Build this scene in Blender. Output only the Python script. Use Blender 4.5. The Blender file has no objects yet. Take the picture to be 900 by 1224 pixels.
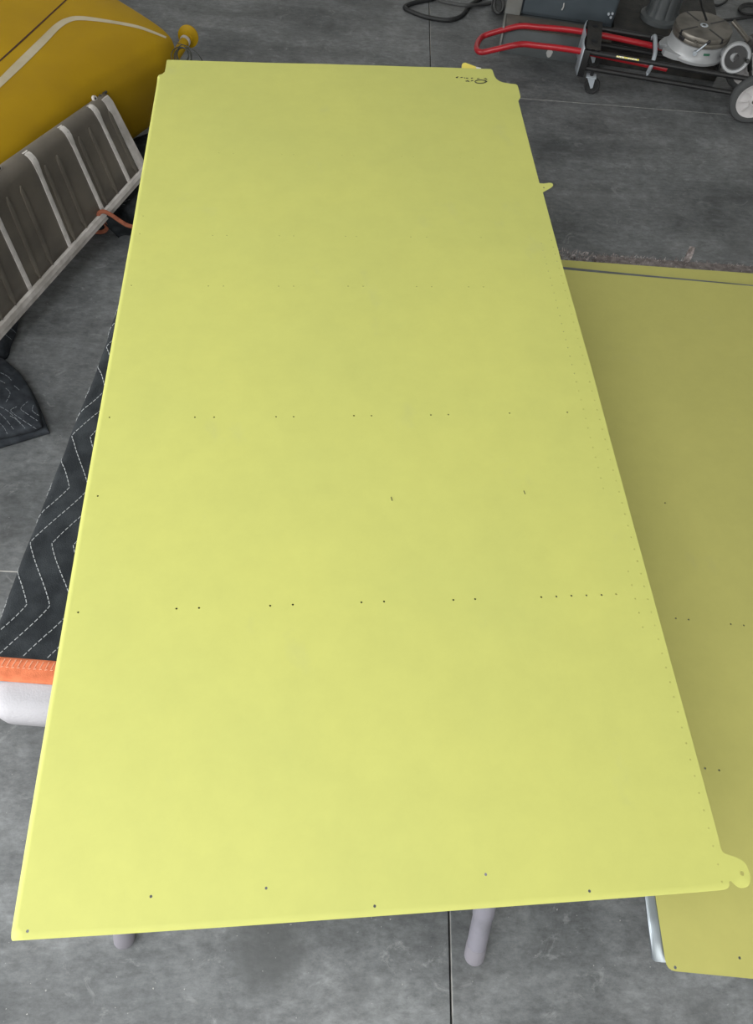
import bpy, bmesh, math, random
from mathutils import Vector, Matrix, noise
from mathutils.bvhtree import BVHTree
from mathutils.geometry import delaunay_2d_cdt
random.seed(7)
scene = bpy.context.scene
col = scene.collection
V = Vector

# ------------------------------------------------------------------ camera
F_PX, CAM_H = 870.0, 2.2
PITCH, ROLL, YAW = math.radians(59), math.radians(7), math.radians(4.5)
_f = V((math.sin(YAW) * math.cos(PITCH), math.cos(YAW) * math.cos(PITCH), -math.sin(PITCH)))
_r0 = V((math.cos(YAW), -math.sin(YAW), 0)); _u0 = _r0.cross(_f)
CR = math.cos(ROLL) * _r0 + math.sin(ROLL) * _u0
CU = -math.sin(ROLL) * _r0 + math.cos(ROLL) * _u0
CF = _f
CAM = V((0, 0, CAM_H))
cd = bpy.data.cameras.new('camera'); cam = bpy.data.objects.new('camera', cd); col.objects.link(cam)
cam.matrix_world = Matrix(((CR.x, CU.x, -CF.x, CAM.x), (CR.y, CU.y, -CF.y, CAM.y), (CR.z, CU.z, -CF.z, CAM.z), (0, 0, 0, 1)))
cd.sensor_fit = 'VERTICAL'; cd.sensor_height = 24.0; cd.lens = 24.0 * F_PX / 1224.0
cd.clip_start = 0.05; cd.clip_end = 100
scene.camera = cam

# ------------------------------------------------------------------ world, daylight, exposure
w = bpy.data.worlds.new('world'); scene.world = w; w.use_nodes = True
bg = w.node_tree.nodes['Background']; bg.inputs[0].default_value = (0.80, 0.88, 1.0, 1); bg.inputs[1].default_value = 1.0
def area(name, loc, target, sx, sy, power, colr):
    l = bpy.data.lights.new(name, 'AREA'); l.shape = 'RECTANGLE'; l.size = sx; l.size_y = sy
    l.energy = power; l.color = colr
    o = bpy.data.objects.new(name, l); col.objects.link(o); o.location = loc
    o.rotation_euler = (V(target) - V(loc)).to_track_quat('-Z', 'Y').to_euler()
    return o
# daylight entering by the open hangar door on the left, behind the photographer; the overhead and front lamps are added fill
area('door_daylight', (-5.9, -1.3, 2.05), (0.0, -1.3, 1.6), 6.6, 4.0, 545, (1.0, 0.99, 0.96))
area('overhead_fill', (-1.6, -1.2, 4.80), (-1.6, -1.2, 0), 3.0, 3.0, 190, (0.95, 0.98, 1.0))  # added soft fill from above for the ambient level, no roof opening
area('front_fill', (2.6, -5.35, 1.7), (2.2, 3.0, 0.6), 3.2, 2.8, 170, (1.0, 0.99, 0.96))  # added fill from front right to brighten flap and yellow section, no door there
scene.view_settings.view_transform = 'Standard'; scene.view_settings.look = 'None'
scene.view_settings.gamma = 1.0; scene.view_settings.use_curve_mapping = False
scene.view_settings.exposure = -0.18
scene.cycles.use_denoising = True

# ------------------------------------------------------------------ helpers
def ray(px, py):
    return (CR * ((px - 450) / F_PX) - CU * ((py - 612) / F_PX) + CF).normalized()
def at(px, py, z=0.0):
    d = ray(px, py); return CAM + d * ((z - CAM_H) / d.z)
def at_y(px, py, y):
    d = ray(px, py); return CAM + d * (y / d.y)

class MB:
    def __init__(s): s.bm = bmesh.new()
    def box(s, c, size, rot=None, bevel=0.0, seg=2):
        r = bmesh.ops.create_cube(s.bm, size=1.0)
        vs = r['verts']
        for v in vs: v.co = V((v.co.x * size[0], v.co.y * size[1], v.co.z * size[2]))
        if bevel > 0:
            es = list({e for v in vs for e in v.link_edges})
            b = bmesh.ops.bevel(s.bm, geom=es, offset=bevel, segments=seg, affect='EDGES', profile=0.5)
            vs = list({v for f in b['faces'] for v in f.verts} | {v for v in vs if v.is_valid})
        for v in vs:
            co = v.co
            if rot is not None: co = rot @ co
            v.co = co + V(c)
        return s
    def tube(s, pts, r, n=12, caps=True, closed=False):
        pts = [V(p) for p in pts]; N = len(pts)
        rad = r if hasattr(r, '__len__') else [r] * N
        rings = []; prev = None
        for i, p in enumerate(pts):
            if closed: t = pts[(i + 1) % N] - pts[i - 1]
            else: t = pts[min(i + 1, N - 1)] - pts[max(i - 1, 0)]
            t.normalize()
            if prev is None:
                a = V((0, 0, 1)) if abs(t.z) < 0.9 else V((1, 0, 0))
                x = t.cross(a).normalized()
            else:
                x = (prev - t * prev.dot(t)).normalized()
            prev = x; y = t.cross(x)
            rings.append([s.bm.verts.new(p + (x * math.cos(2 * math.pi * k / n) + y * math.sin(2 * math.pi * k / n)) * rad[i]) for k in range(n)])
        M = N if closed else N - 1
        for i in range(M):
            A, B = rings[i], rings[(i + 1) % N]
            for k in range(n): s.bm.faces.new((A[k], A[(k + 1) % n], B[(k + 1) % n], B[k]))
        if caps and not closed:
            s.bm.faces.new(rings[0][::-1]); s.bm.faces.new(rings[-1])
        return s
    def lathe(s, prof, c, axis=(0, 0, 1), n=32, xref=None):
        ax = V(axis).normalized()
        x = V(xref) if xref else (ax.cross(V((0, 0, 1))) if abs(ax.z) < 0.9 else V((1, 0, 0)))
        x = (x - ax * x.dot(ax)).normalized(); y = ax.cross(x)
        rings = []
        for (r, h) in prof:
            if r < 1e-6: rings.append([s.bm.verts.new(V(c) + ax * h)])
            else: rings.append([s.bm.verts.new(V(c) + ax * h + (x * math.cos(2 * math.pi * k / n) + y * math.sin(2 * math.pi * k / n)) * r) for k in range(n)])
        for A, B in zip(rings[:-1], rings[1:]):
            for k in range(n):
                k2 = (k + 1) % n
                if len(A) == 1 and len(B) == 1: continue
                if len(A) == 1: s.bm.faces.new((A[0], B[k2], B[k]))
                elif len(B) == 1: s.bm.faces.new((A[k], A[k2], B[0]))
                else: s.bm.faces.new((A[k], A[k2], B[k2], B[k]))
        return s
    def prism(s, poly, z0, z1):
        A = [s.bm.verts.new((p[0], p[1], z0)) for p in poly]; B = [s.bm.verts.new((p[0], p[1], z1)) for p in poly]
        n = len(poly)
        s.bm.faces.new(A[::-1]); s.bm.faces.new(B)
        for i in range(n): s.bm.faces.new((A[i], A[(i + 1) % n], B[(i + 1) % n], B[i]))
        return s
    def grid(s, rows, closed_u=False):
        vv = [[s.bm.verts.new(p) for p in r] for r in rows]
        for a, b in zip(vv[:-1], vv[1:]):
            n = len(a)
            for k in range(n if closed_u else n - 1):
                k2 = (k + 1) % n; s.bm.faces.new((a[k], a[k2], b[k2], b[k]))
        return s
    def build(s, name, mat, parent=None, smooth=True, angle=40, loc=None):
        bmesh.ops.recalc_face_normals(s.bm, faces=s.bm.faces)
        me = bpy.data.meshes.new(name); s.bm.to_mesh(me); s.bm.free()
        return link(name, me, mat, parent, smooth, angle)

def link(name, me, mat, parent=None, smooth=True, angle=40):
    if mat: me.materials.clear(); me.materials.append(mat)
    if smooth:
        me.polygons.foreach_set('use_smooth', [True] * len(me.polygons))
        me.set_sharp_from_angle(angle=math.radians(angle))
    o = bpy.data.objects.new(name, me); col.objects.link(o)
    if parent is not None:
        o.parent = parent
        o.matrix_parent_inverse = parent_world(parent).inverted()
    return o
def parent_world(o):
    m = o.matrix_basis.copy()
    if o.parent: m = parent_world(o.parent) @ o.matrix_parent_inverse @ m
    return m
def tag(o, label=None, cat=None, group=None, kind=None):
    if label: o['label'] = label
    if cat: o['category'] = cat
    if group: o['group'] = group
    if kind: o['kind'] = kind
    return o
def empty(name, loc, label=None, cat=None):
    o = bpy.data.objects.new(name, None); col.objects.link(o); o.location = loc; o.empty_display_size = 0.05
    return tag(o, label, cat)
def catmull(pts, k=6):
    pts = [V(p) for p in pts]; out = []
    P = [pts[0]] + pts + [pts[-1]]
    for i in range(1, len(P) - 2):
        a, b, c, d = P[i - 1], P[i], P[i + 1], P[i + 2]
        for j in range(k):
            t = j / k
            out.append(0.5 * ((2 * b) + (c - a) * t + (2 * a - 5 * b + 4 * c - d) * t * t + (3 * b - a - 3 * c + d) * t ** 3))
    out.append(pts[-1]); return out
def bvh_of(o):
    bm = bmesh.new(); bm.from_mesh(o.data); bm.transform(parent_world(o)); b = BVHTree.FromBMesh(bm); bm.free(); return b

# ------------------------------------------------------------------ materials
def mat(name, c, rough=0.5, metal=0.0, c2=None, scale=8.0, mix=(0.4, 0.65), bump=0.0, bscale=200.0, spec=0.5, detail=4.0, stretch=(1, 1, 1)):
    m = bpy.data.materials.new(name); m.use_nodes = True
    nt = m.node_tree; p = nt.nodes['Principled BSDF']
    p.inputs['Base Color'].default_value = (*c, 1); p.inputs['Roughness'].default_value = rough
    p.inputs['Metallic'].default_value = metal; p.inputs['Specular IOR Level'].default_value = spec
    tc = nt.nodes.new('ShaderNodeTexCoord')
    mp = nt.nodes.new('ShaderNodeMapping'); mp.inputs['Scale'].default_value = stretch
    nt.links.new(tc.outputs['Object'], mp.inputs[0])
    if c2 is None: c2 = tuple(x * 0.86 for x in c)
    n = nt.nodes.new('ShaderNodeTexNoise'); n.inputs['Scale'].default_value = scale; n.inputs['Detail'].default_value = detail
    nt.links.new(mp.outputs[0], n.inputs['Vector'])
    cr = nt.nodes.new('ShaderNodeValToRGB')
    cr.color_ramp.elements[0].position = mix[0]; cr.color_ramp.elements[1].position = mix[1]
    cr.color_ramp.elements[0].color = (*c, 1); cr.color_ramp.elements[1].color = (*c2, 1)
    nt.links.new(n.outputs[0], cr.inputs[0]); nt.links.new(cr.outputs[0], p.inputs['Base Color'])
    if bump > 0:
        nb = nt.nodes.new('ShaderNodeTexNoise'); nb.inputs['Scale'].default_value = bscale; nb.inputs['Detail'].default_value = 3
        nt.links.new(tc.outputs['Object'], nb.inputs['Vector'])
        bp = nt.nodes.new('ShaderNodeBump'); bp.inputs['Strength'].default_value = bump; bp.inputs['Distance'].default_value = 0.003
        nt.links.new(nb.outputs[0], bp.inputs['Height']); nt.links.new(bp.outputs[0], p.inputs['Normal'])
    return m

STAINS = [(*at(322, 1130).xy, 0.10, 0.75), (*at(835, 1200).xy, 0.05, 0.4), (*at(880, 292).xy, 0.07, 0.4), (*at(715, 240).xy, 0.12, 0.3), (*at(430, 1180).xy, 0.04, 0.25)]
def concrete_mat():
    m = bpy.data.materials.new('sealed_concrete'); m.use_nodes = True
    nt = m.node_tree; N = nt.nodes; L = nt.links; p = N['Principled BSDF']
    g = N.new('ShaderNodeNewGeometry')
    def nz(scale, detail, rough=0.55, st=(1, 1, 1), dist=0.0):
        mp = N.new('ShaderNodeMapping'); mp.inputs['Scale'].default_value = st; L.new(g.outputs['Position'], mp.inputs[0])
        n = N.new('ShaderNodeTexNoise'); n.inputs['Scale'].default_value = scale; n.inputs['Detail'].default_value = detail
        n.inputs['Roughness'].default_value = rough; n.inputs['Distortion'].default_value = dist
        L.new(mp.outputs[0], n.inputs['Vector']); return n.outputs[0]
    def ramp(s, a, b, ca, cb):
        r = N.new('ShaderNodeValToRGB'); e = r.color_ramp.elements
        e[0].position = a; e[1].position = b; e[0].color = (*ca, 1); e[1].color = (*cb, 1); L.new(s, r.inputs[0]); return r.outputs[0]
    def mixc(t, f, a, b):
        x = N.new('ShaderNodeMix'); x.data_type = 'RGBA'; x.blend_type = t
        if isinstance(f, float): x.inputs[0].default_value = f
        else: L.new(f, x.inputs[0])
        L.new(a, x.inputs[6]); L.new(b, x.inputs[7]) if not isinstance(b, tuple) else setattr(x.inputs[7], 'default_value', (*b, 1))
        return x.outputs[2]
    base = ramp(nz(1.7, 8, 0.62), 0.30, 0.70, (0.102, 0.109, 0.113), (0.224, 0.232, 0.237))
    streak = ramp(nz(2.6, 7, 0.65, (0.55, 1.6, 1), 0.8), 0.35, 0.68, (0.66, 0.66, 0.66), (1.18, 1.18, 1.17))
    c = mixc('MULTIPLY', 1.0, base, streak)
    fine = ramp(nz(38, 8, 0.78, (0.7, 1.35, 1)), 0.32, 0.68, (0.66, 0.66, 0.66), (1.32, 1.32, 1.32))
    c = mixc('MULTIPLY', 1.0, c, fine)
    med = ramp(nz(11, 8, 0.72, (1, 1, 1), 0.4), 0.3, 0.7, (0.74, 0.74, 0.74), (1.22, 1.22, 1.22))
    c = mixc('MULTIPLY', 0.9, c, med)
    chalk = ramp(nz(9, 9, 0.78, (1, 1.3, 1), 1.2), 0.575, 0.72, (0, 0, 0), (0.6, 0.6, 0.6))
    c = mixc('MIX', chalk, c, (0.36, 0.37, 0.37))
    dark = ramp(nz(3.2, 4, 0.5, (1.2, 1, 1), 0.3), 0.66, 0.78, (0, 0, 0), (0.45, 0.45, 0.45))
    c = mixc('MIX', dark, c, (0.085, 0.085, 0.085))
    for (sx, sy, rad, amt) in STAINS:
        dv = N.new('ShaderNodeVectorMath'); dv.operation = 'DISTANCE'; L.new(g.outputs['Position'], dv.inputs[0]); dv.inputs[1].default_value = (sx, sy, 0)
        wob = N.new('ShaderNodeMath'); wob.operation = 'MULTIPLY_ADD'; L.new(nz(14, 4), wob.inputs[0]); wob.inputs[1].default_value = rad * 1.2; L.new(dv.outputs['Value'], wob.inputs[2])
        c = mixc('MIX', ramp(wob.outputs[0], rad * 1.15, rad * 1.85, (amt, amt, amt), (0, 0, 0)), c, (0.075, 0.078, 0.078))
    spk = ramp(nz(95, 2, 0.5), 0.735, 0.765, (0, 0, 0), (0.7, 0.7, 0.7))
    c = mixc('MIX', spk, c, (0.48, 0.47, 0.45))
    L.new(c, p.inputs['Base Color'])
    p.inputs['Roughness'].default_value = 0.48; p.inputs['Specular IOR Level'].default_value = 0.35
    bp = N.new('ShaderNodeBump'); bp.inputs['Strength'].default_value = 0.25; bp.inputs['Distance'].default_value = 0.003
    L.new(nz(28, 8, 0.7), bp.inputs['Height']); L.new(bp.outputs[0], p.inputs['Normal'])
    return m

def primer_mat(name, c, c2, smudge):
    m = bpy.data.materials.new(name); m.use_nodes = True
    nt = m.node_tree; N = nt.nodes; L = nt.links; p = N['Principled BSDF']
    tc = N.new('ShaderNodeTexCoord')
    def nz(scale, detail, st=(1, 1, 1), rough=0.5):
        mp = N.new('ShaderNodeMapping'); mp.inputs['Scale'].default_value = st; L.new(tc.outputs['Object'], mp.inputs[0])
        n = N.new('ShaderNodeTexNoise'); n.inputs['Scale'].default_value = scale; n.inputs['Detail'].default_value = detail; n.inputs['Roughness'].default_value = rough
        L.new(mp.outputs[0], n.inputs['Vector']); return n.outputs[0]
    r = N.new('ShaderNodeValToRGB'); e = r.color_ramp.elements; e[0].position = .35; e[1].position = .68
    e[0].color = (*c, 1); e[1].color = (*c2, 1); L.new(nz(2.6, 5), r.inputs[0])
    r2 = N.new('ShaderNodeValToRGB'); e = r2.color_ramp.elements; e[0].position = .62; e[1].position = .80
    e[0].color = (0, 0, 0, 1); e[1].color = (.5, .5, .5, 1); L.new(nz(3.1, 6, (1.6, 1, 1), .6), r2.inputs[0])
    x = N.new('ShaderNodeMix'); x.data_type = 'RGBA'; L.new(r2.outputs[0], x.inputs[0]); L.new(r.outputs[0], x.inputs[6]); x.inputs[7].default_value = (*smudge, 1)
    r3 = N.new('ShaderNodeValToRGB'); e = r3.color_ramp.elements; e[0].position = .3; e[1].position = .7
    e[0].color = (.97, .97, .97, 1); e[1].color = (1.03, 1.03, 1.03, 1); L.new(nz(14, 6, (1, 1, 1), .7), r3.inputs[0])
    y = N.new('ShaderNodeMix'); y.data_type = 'RGBA'; y.blend_type = 'MULTIPLY'; y.inputs[0].default_value = 1
    L.new(x.outputs[2], y.inputs[6]); L.new(r3.outputs[0], y.inputs[7]); L.new(y.outputs[2], p.inputs['Base Color'])
    p.inputs['Roughness'].default_value = 0.55; p.inputs['Specular IOR Level'].default_value = 0.3
    return m

M = {}
M['concrete'] = concrete_mat()
M['subbase'] = mat('joint_dark', (0.012, 0.012, 0.012), 0.9)
M['filler'] = mat('joint_filler', (0.50, 0.49, 0.46), 0.9, c2=(0.28, 0.28, 0.27), scale=25)
M['wall'] = mat('painted_wall', (0.78, 0.78, 0.76), 0.8)
M['ceil'] = mat('ceiling_sheet', (0.78, 0.78, 0.78), 0.8)
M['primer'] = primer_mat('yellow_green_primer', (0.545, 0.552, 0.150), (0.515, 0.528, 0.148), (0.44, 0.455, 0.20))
M['primer_shaded'] = primer_mat('shaded_yellow_primer', (0.505, 0.482, 0.143), (0.478, 0.460, 0.136), (0.41, 0.395, 0.17))  # same primer, with the shade on the lower sheets put into the colour
M['alu'] = mat('bare_aluminium', (0.36, 0.40, 0.43), 0.42, 0.9, scale=5, stretch=(30, 1, 1))
M['bare_grey'] = mat('bare_grey_metal', (0.17, 0.18, 0.19), 0.5, 0.3, c2=(0.10, 0.105, 0.11), scale=6)
M['ink'] = mat('marker_ink', (0.045, 0.045, 0.03), 0.7)
M['white_plastic'] = mat('white_plastic', (0.43, 0.42, 0.445), 0.5, c2=(0.39, 0.38, 0.405), bump=0.25, bscale=260)
M['leg_grey'] = mat('grey_tube', (0.205, 0.20, 0.235), 0.5, 0.0, c2=(0.165, 0.163, 0.188), scale=14)
M['foot'] = mat('grey_rubber_cap', (0.225, 0.215, 0.245), 0.65)
M['blanket'] = mat('black_quilt', (0.020, 0.023, 0.026), 0.95, c2=(0.036, 0.041, 0.045), scale=22, bump=0.6, bscale=420, spec=0.15)
M['quilt_blue'] = mat('charcoal_quilt', (0.026, 0.030, 0.036), 0.93, c2=(0.048, 0.054, 0.063), scale=26, bump=0.6, bscale=420, spec=0.2)
M['thread'] = mat('white_thread', (0.42, 0.44, 0.45), 0.9)
M['thread_dim'] = mat('grey_thread', (0.22, 0.24, 0.26), 0.9)
M['binding'] = mat('orange_binding', (0.72, 0.20, 0.085), 0.85, c2=(0.58, 0.15, 0.06), scale=60, bump=0.4, bscale=500)
M['binding_dull'] = mat('rust_binding', (0.36, 0.115, 0.06), 0.9, c2=(0.26, 0.08, 0.045), scale=70)
M['orange_thread'] = mat('pale_orange_thread', (0.80, 0.42, 0.27), 0.9)
M['yellow'] = mat('worn_yellow_paint', (0.385, 0.235, 0.006), 0.5, spec=0.15, c2=(0.320, 0.192, 0.007), scale=3.0, detail=8)
M['cream'] = mat('cream_stripe', (0.46, 0.40, 0.28), 0.5, c2=(0.40, 0.34, 0.22), scale=12)
M['seam'] = mat('seam_line', (0.045, 0.012, 0.006), 0.7)
M['flap'] = mat('umber_primer', (0.160, 0.140, 0.113), 0.5, c2=(0.118, 0.104, 0.086), scale=7, detail=8)
M['strap'] = mat('worn_aluminium', (0.72, 0.68, 0.65), 0.5, 0.0, c2=(0.56, 0.53, 0.50), scale=30)
M['edge_strip'] = mat('dirty_aluminium', (0.64, 0.60, 0.57), 0.55, 0.0, c2=(0.42, 0.39, 0.36), scale=16, detail=8)
M['dark_steel'] = mat('dark_steel', (0.10, 0.095, 0.09), 0.5, 0.7)
M['rivet'] = mat('rivet_metal', (0.55, 0.53, 0.50), 0.4, 0.8)
M['red'] = mat('red_paint', (0.40, 0.012, 0.020), 0.32, c2=(0.33, 0.010, 0.016))
M['black'] = mat('black_paint', (0.013, 0.013, 0.014), 0.45)
M['black_box'] = mat('black_iron', (0.020, 0.020, 0.019), 0.7, c2=(0.035, 0.032, 0.028), scale=20, bump=0.4, bscale=90)
M['zinc'] = mat('zinc_steel', (0.50, 0.55, 0.60), 0.4, 0.3)
M['steel'] = mat('worn_steel', (0.21, 0.195, 0.17), 0.42, 0.7, c2=(0.12, 0.11, 0.095), scale=11, detail=8)
M['silver'] = mat('silver_grey_paint', (0.38, 0.39, 0.40), 0.42, 0.25, c2=(0.32, 0.33, 0.34), scale=9)
M['rubber'] = mat('black_rubber', (0.022, 0.023, 0.024), 0.75)
M['tyre'] = mat('grey_rubber_tyre', (0.075, 0.078, 0.080), 0.75)
M['hub_white'] = mat('white_hub_plastic', (0.62, 0.60, 0.60), 0.5, c2=(0.54, 0.52, 0.52), scale=14)
M['slate'] = mat('slate_blue_paint', (0.068, 0.085, 0.098), 0.5, c2=(0.058, 0.073, 0.085), scale=6)
M['plinth'] = mat('slate_plinth_paint', (0.100, 0.112, 0.116), 0.5, c2=(0.080, 0.088, 0.090), scale=7, detail=8)
M['slate_grey'] = mat('grey_green_paint', (0.20, 0.205, 0.195), 0.55, c2=(0.15, 0.145, 0.13), scale=9, detail=8)
M['brown_ledge'] = mat('dusty_ledge', (0.125, 0.112, 0.095), 0.7, c2=(0.095, 0.087, 0.078), scale=14)
M['pale_spot'] = mat('pale_grey_patch', (0.42, 0.42, 0.41), 0.7)
M['column'] = mat('dark_grey_iron', (0.075, 0.083, 0.086), 0.5, c2=(0.06, 0.066, 0.069), scale=9)
M['sticker'] = mat('yellow_sticker', (0.75, 0.66, 0.10), 0.5, c2=(0.85, 0.85, 0.75), scale=120, mix=(0.5, 0.52))
M['green_badge'] = mat('green_badge', (0.03, 0.14, 0.08), 0.5)
M['bright_yellow'] = mat('bright_yellow_plastic', (0.85, 0.72, 0.13), 0.5)
M['white'] = mat('white_paper', (0.80, 0.80, 0.78), 0.6)
M['carpet'] = mat('grey_brown_carpet', (0.13, 0.110, 0.105), 0.95, c2=(0.24, 0.21, 0.20), scale=40)
M['carpet_tuft'] = mat('carpet_pile', (0.14, 0.118, 0.112), 0.95, c2=(0.44, 0.395, 0.385), scale=55, detail=6)
M['cable'] = mat('black_cable', (0.020, 0.021, 0.022), 0.55)
M['cable_grey'] = mat('grey_cable', (0.07, 0.072, 0.072), 0.6)
M['wire'] = mat('dark_wire', (0.035, 0.038, 0.030), 0.5)

# ------------------------------------------------------------------ the hangar
fl = MB().box((0, 1.5, -0.045), (16, 14, 0.05)).build('floor', M['subbase'], smooth=False)
tag(fl, kind='structure')
XJ = [-8, -2.65, 0.331, 3.31, 8]; YJ = [-5.5, -1.96, 1.017, 3.995, 6.97, 8.5]
GX, GY = 0.0035, 0.0020
for i in range(4):
    for j in range(5):
        x0, x1 = XJ[i] + GX, XJ[i + 1] - GX; y0, y1 = YJ[j] + GY, YJ[j + 1] - GY
        MB().box(((x0 + x1) / 2, (y0 + y1) / 2, -0.01), (x1 - x0, y1 - y0, 0.02), bevel=0.0012, seg=1).build('concrete_slab', M['concrete'], fl, smooth=False)
for yj in YJ[1:-1]:
    MB().box((0, yj, -0.010), (16, 0.0039, 0.0175)).build('joint_filler', M['filler'], fl, smooth=False)
MB().box((0.331 + 0.0026, 1.0, -0.011), (0.0017, 12, 0.0175)).build('joint_filler', M['filler'], fl, smooth=False)

def wallbox(name, lo, hi, m):
    lo, hi = V(lo), V(hi)
    return tag(MB().box((lo + hi) / 2, hi - lo).build(name, m, smooth=False), kind='structure')
wallbox('wall_back', (-8, 8.5, -0.02), (8, 8.7, 4.9), M['wall'])
wallbox('wall_right', (8, -5.5, -0.02), (8.2, 8.5, 4.9), M['wall'])
wl = wallbox('wall_left', (-6.2, 2.2, -0.02), (-6.0, 8.5, 4.9), M['wall'])
MB().box((-6.1, -1.65, 4.55), (0.2, 7.7, 0.7)).build('lintel', M['wall'], wl, smooth=False)
wallbox('wall_front', (-8, -5.7, -0.02), (8, -5.5, 4.9), M['wall'])
ce = wallbox('ceiling', (-8, -5.5, 4.9), (8, 8.5, 5.0), M['ceil'])

# ------------------------------------------------------------------ sheet metal skins
def inside(p, poly):
    c = False; n = len(poly); x, y = p[0], p[1]
    for i in range(n):
        x0, y0 = poly[i - 1][0], poly[i - 1][1]; x1, y1 = poly[i][0], poly[i][1]
        if (y0 > y) != (y1 > y) and x < (x1 - x0) * (y - y0) / (y1 - y0) + x0: c = not c
    return c
def sheet(outline, holes, ang, thick=0.0010, cell=0.07, extra=()):
    """flat sheet with real punched holes; outline and holes in world xy; local x runs along the near edge"""
    o0 = V((outline[0][0], outline[0][1]))
    R = Matrix.Rotation(-ang, 2)
    loc = lambda p: R @ (V((p[0], p[1])) - o0)
    pts = [loc(p) for p in outline]
    x0, x1 = min(p.x for p in pts), max(p.x for p in pts); y0, y1 = min(p.y for p in pts), max(p.y for p in pts)
    verts, edges = [], []
    def loop(ps):
        b = len(verts); n = len(ps); verts.extend(V((p[0], p[1])) for p in ps)
        edges.extend((b + k, b + (k + 1) % n) for k in range(n))
    dense = []
    for a, b in zip(pts, pts[1:] + pts[:1]):
        n = max(1, int((b - a).length / (cell * 0.5))); dense += [a.lerp(b, k / n) for k in range(n)]
    loop(dense)
    hc = [(loc((x, y)), r) for x, y, r in holes]
    for c, r in hc: loop([(c.x + r * math.cos(2 * math.pi * k / 8), c.y + r * math.sin(2 * math.pi * k / 8)) for k in range(8)])
    nx = max(2, int((x1 - x0) / cell)); ny = max(2, int((y1 - y0) / cell))
    gx = [x0 + (x1 - x0) * i / nx for i in range(1, nx)]; gy = [y0 + (y1 - y0) * i / ny for i in range(1, ny)]
    for p in [V((x, y)) for x in gx for y in gy] + list(extra):
        if True:
            if inside(p, pts) and all((c - p).length > r + 0.0015 for c, r in hc): verts.append(p)
    vo, eo, fo, *_ = delaunay_2d_cdt(verts, edges, [], 0, 1e-7)
    bm = bmesh.new(); T = [bm.verts.new((p.x, p.y, thick / 2)) for p in vo]; B = [bm.verts.new((p.x, p.y, -thick / 2)) for p in vo]
    cnt = {}
    for f in fo:
        c = (vo[f[0]] + vo[f[1]] + vo[f[2]]) / 3
        if not inside(c, pts) or any((h - c).length < r * 0.93 for h, r in hc): continue
        bm.faces.new([T[k] for k in f]); bm.faces.new([B[k] for k in reversed(f)])
        for a, b in ((f[0], f[1]), (f[1], f[2]), (f[2], f[0])): cnt[(a, b)] = 1
    for (a, b) in cnt:
        if (b, a) not in cnt: bm.faces.new((T[b], T[a], B[a], B[b]))
    for v in [v for v in bm.verts if not v.link_faces]: bm.verts.remove(v)
    return bm, loc, o0
def finish_sheet(name, bm, o0, ang, z, m, zf):
    for v in bm.verts: v.co.z += zf(v.co.x, v.co.y)
    me = bpy.data.meshes.new(name); bm.to_mesh(me); bm.free()
    o = link(name, me, m, None, False)
    me.polygons.foreach_set('use_smooth', [True] * len(me.polygons))
    e = 0.0008; vn = []
    for v in me.vertices:
        x, y = v.co.x, v.co.y
        vn.append(V((-(zf(x + e, y) - zf(x - e, y)) / (2 * e), -(zf(x, y + e) - zf(x, y - e)) / (2 * e), 1)).normalized())
    ln = []
    for p in me.polygons:
        for li in p.loop_indices:
            if p.normal.z > 0.35: ln.append(vn[me.loops[li].vertex_index])
            elif p.normal.z < -0.35: ln.append(-vn[me.loops[li].vertex_index])
            else: ln.append(p.normal.copy())
    me.normals_split_custom_set(ln)
    o.location = (o0.x, o0.y, z); o.rotation_euler = (0, 0, ang)
    return o

Z1 = 0.820
out_px = [(13, 1124.6), (137, 1117), (300, 1106), (500, 1091.5), (640, 1081), (770, 1071.5), (840, 1066), (862, 1064), (868.7, 1063), (871.5, 1061.5), (872.9, 1059), (873, 1056.7), (872.2, 1054.2), (873.2, 1053), (874.6, 1052.8), (876.3, 1054),
          (878.6, 1056.3), (881.3, 1058.7), (885.3, 1060.8), (889, 1061.3), (892.7, 1060.6), (895.3, 1059.3), (896.9, 1057), (897.8, 1053.5), (897.9, 1049), (896.9, 1043.3), (893.6, 1034.7), (891.2, 1031.2), (888, 1028.4), (881.3, 1024.8),
          (873.3, 1022.2), (867.6, 1020.4), (865.5, 1019), (864, 1017.3), (862, 1012.7), (859, 1000), (793.3, 760), (733.3, 540), (706.7, 440), (673, 320.6), (648.7, 230.2),
          (652, 228.3), (658, 225), (660.4, 223), (661, 221.4), (660.3, 219.9), (658.6, 219.1), (656, 218.9), (650, 219.8), (644.6, 219.4),
          (620.2, 124), (619.3, 121), (620.4, 119.2), (622, 116.5), (621.2, 112), (619.4, 105), (618.4, 102.2), (616.7, 100.9), (609, 100.2), (601, 98.8), (596.5, 97), (593, 94.4), (591, 91.2), (588.6, 84.2), (586.7, 82.7), (536.7, 80.9), (470, 79), (330, 75.2), (201, 71.7),
          (199.3, 72.2), (198.2, 80), (197, 86), (194, 88.6), (190, 89.8), (188.4, 92), (160, 258), (127.6, 440), (99.5, 598), (60, 829), (11.5, 1114), (11, 1121), (11.8, 1123.8)]
out_w = [at(x, y, Z1) for x, y in out_px]
nl, nr = at(11, 1124, Z1), at(862, 1064, Z1)
fl_ = at(188, 92, Z1)
ANG1 = (math.atan2(nr.y - nl.y, nr.x - nl.x) + math.atan2(fl_.y - nl.y, fl_.x - nl.x) - math.pi / 2) / 2
holes_px = [(32, 1113, 2.4), (180, 1071.5, 2.4), (318, 1061.5, 2.3), (448, 1083, 2.4), (581, 1045, 2.4), (705.4, 1065, 2.5),
            (93.5, 732, 2), (117, 593, 2), (131, 499, 1.9), (157, 341, 1.7), (167, 279, 1.4), (171, 258, 1.4)]
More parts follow.
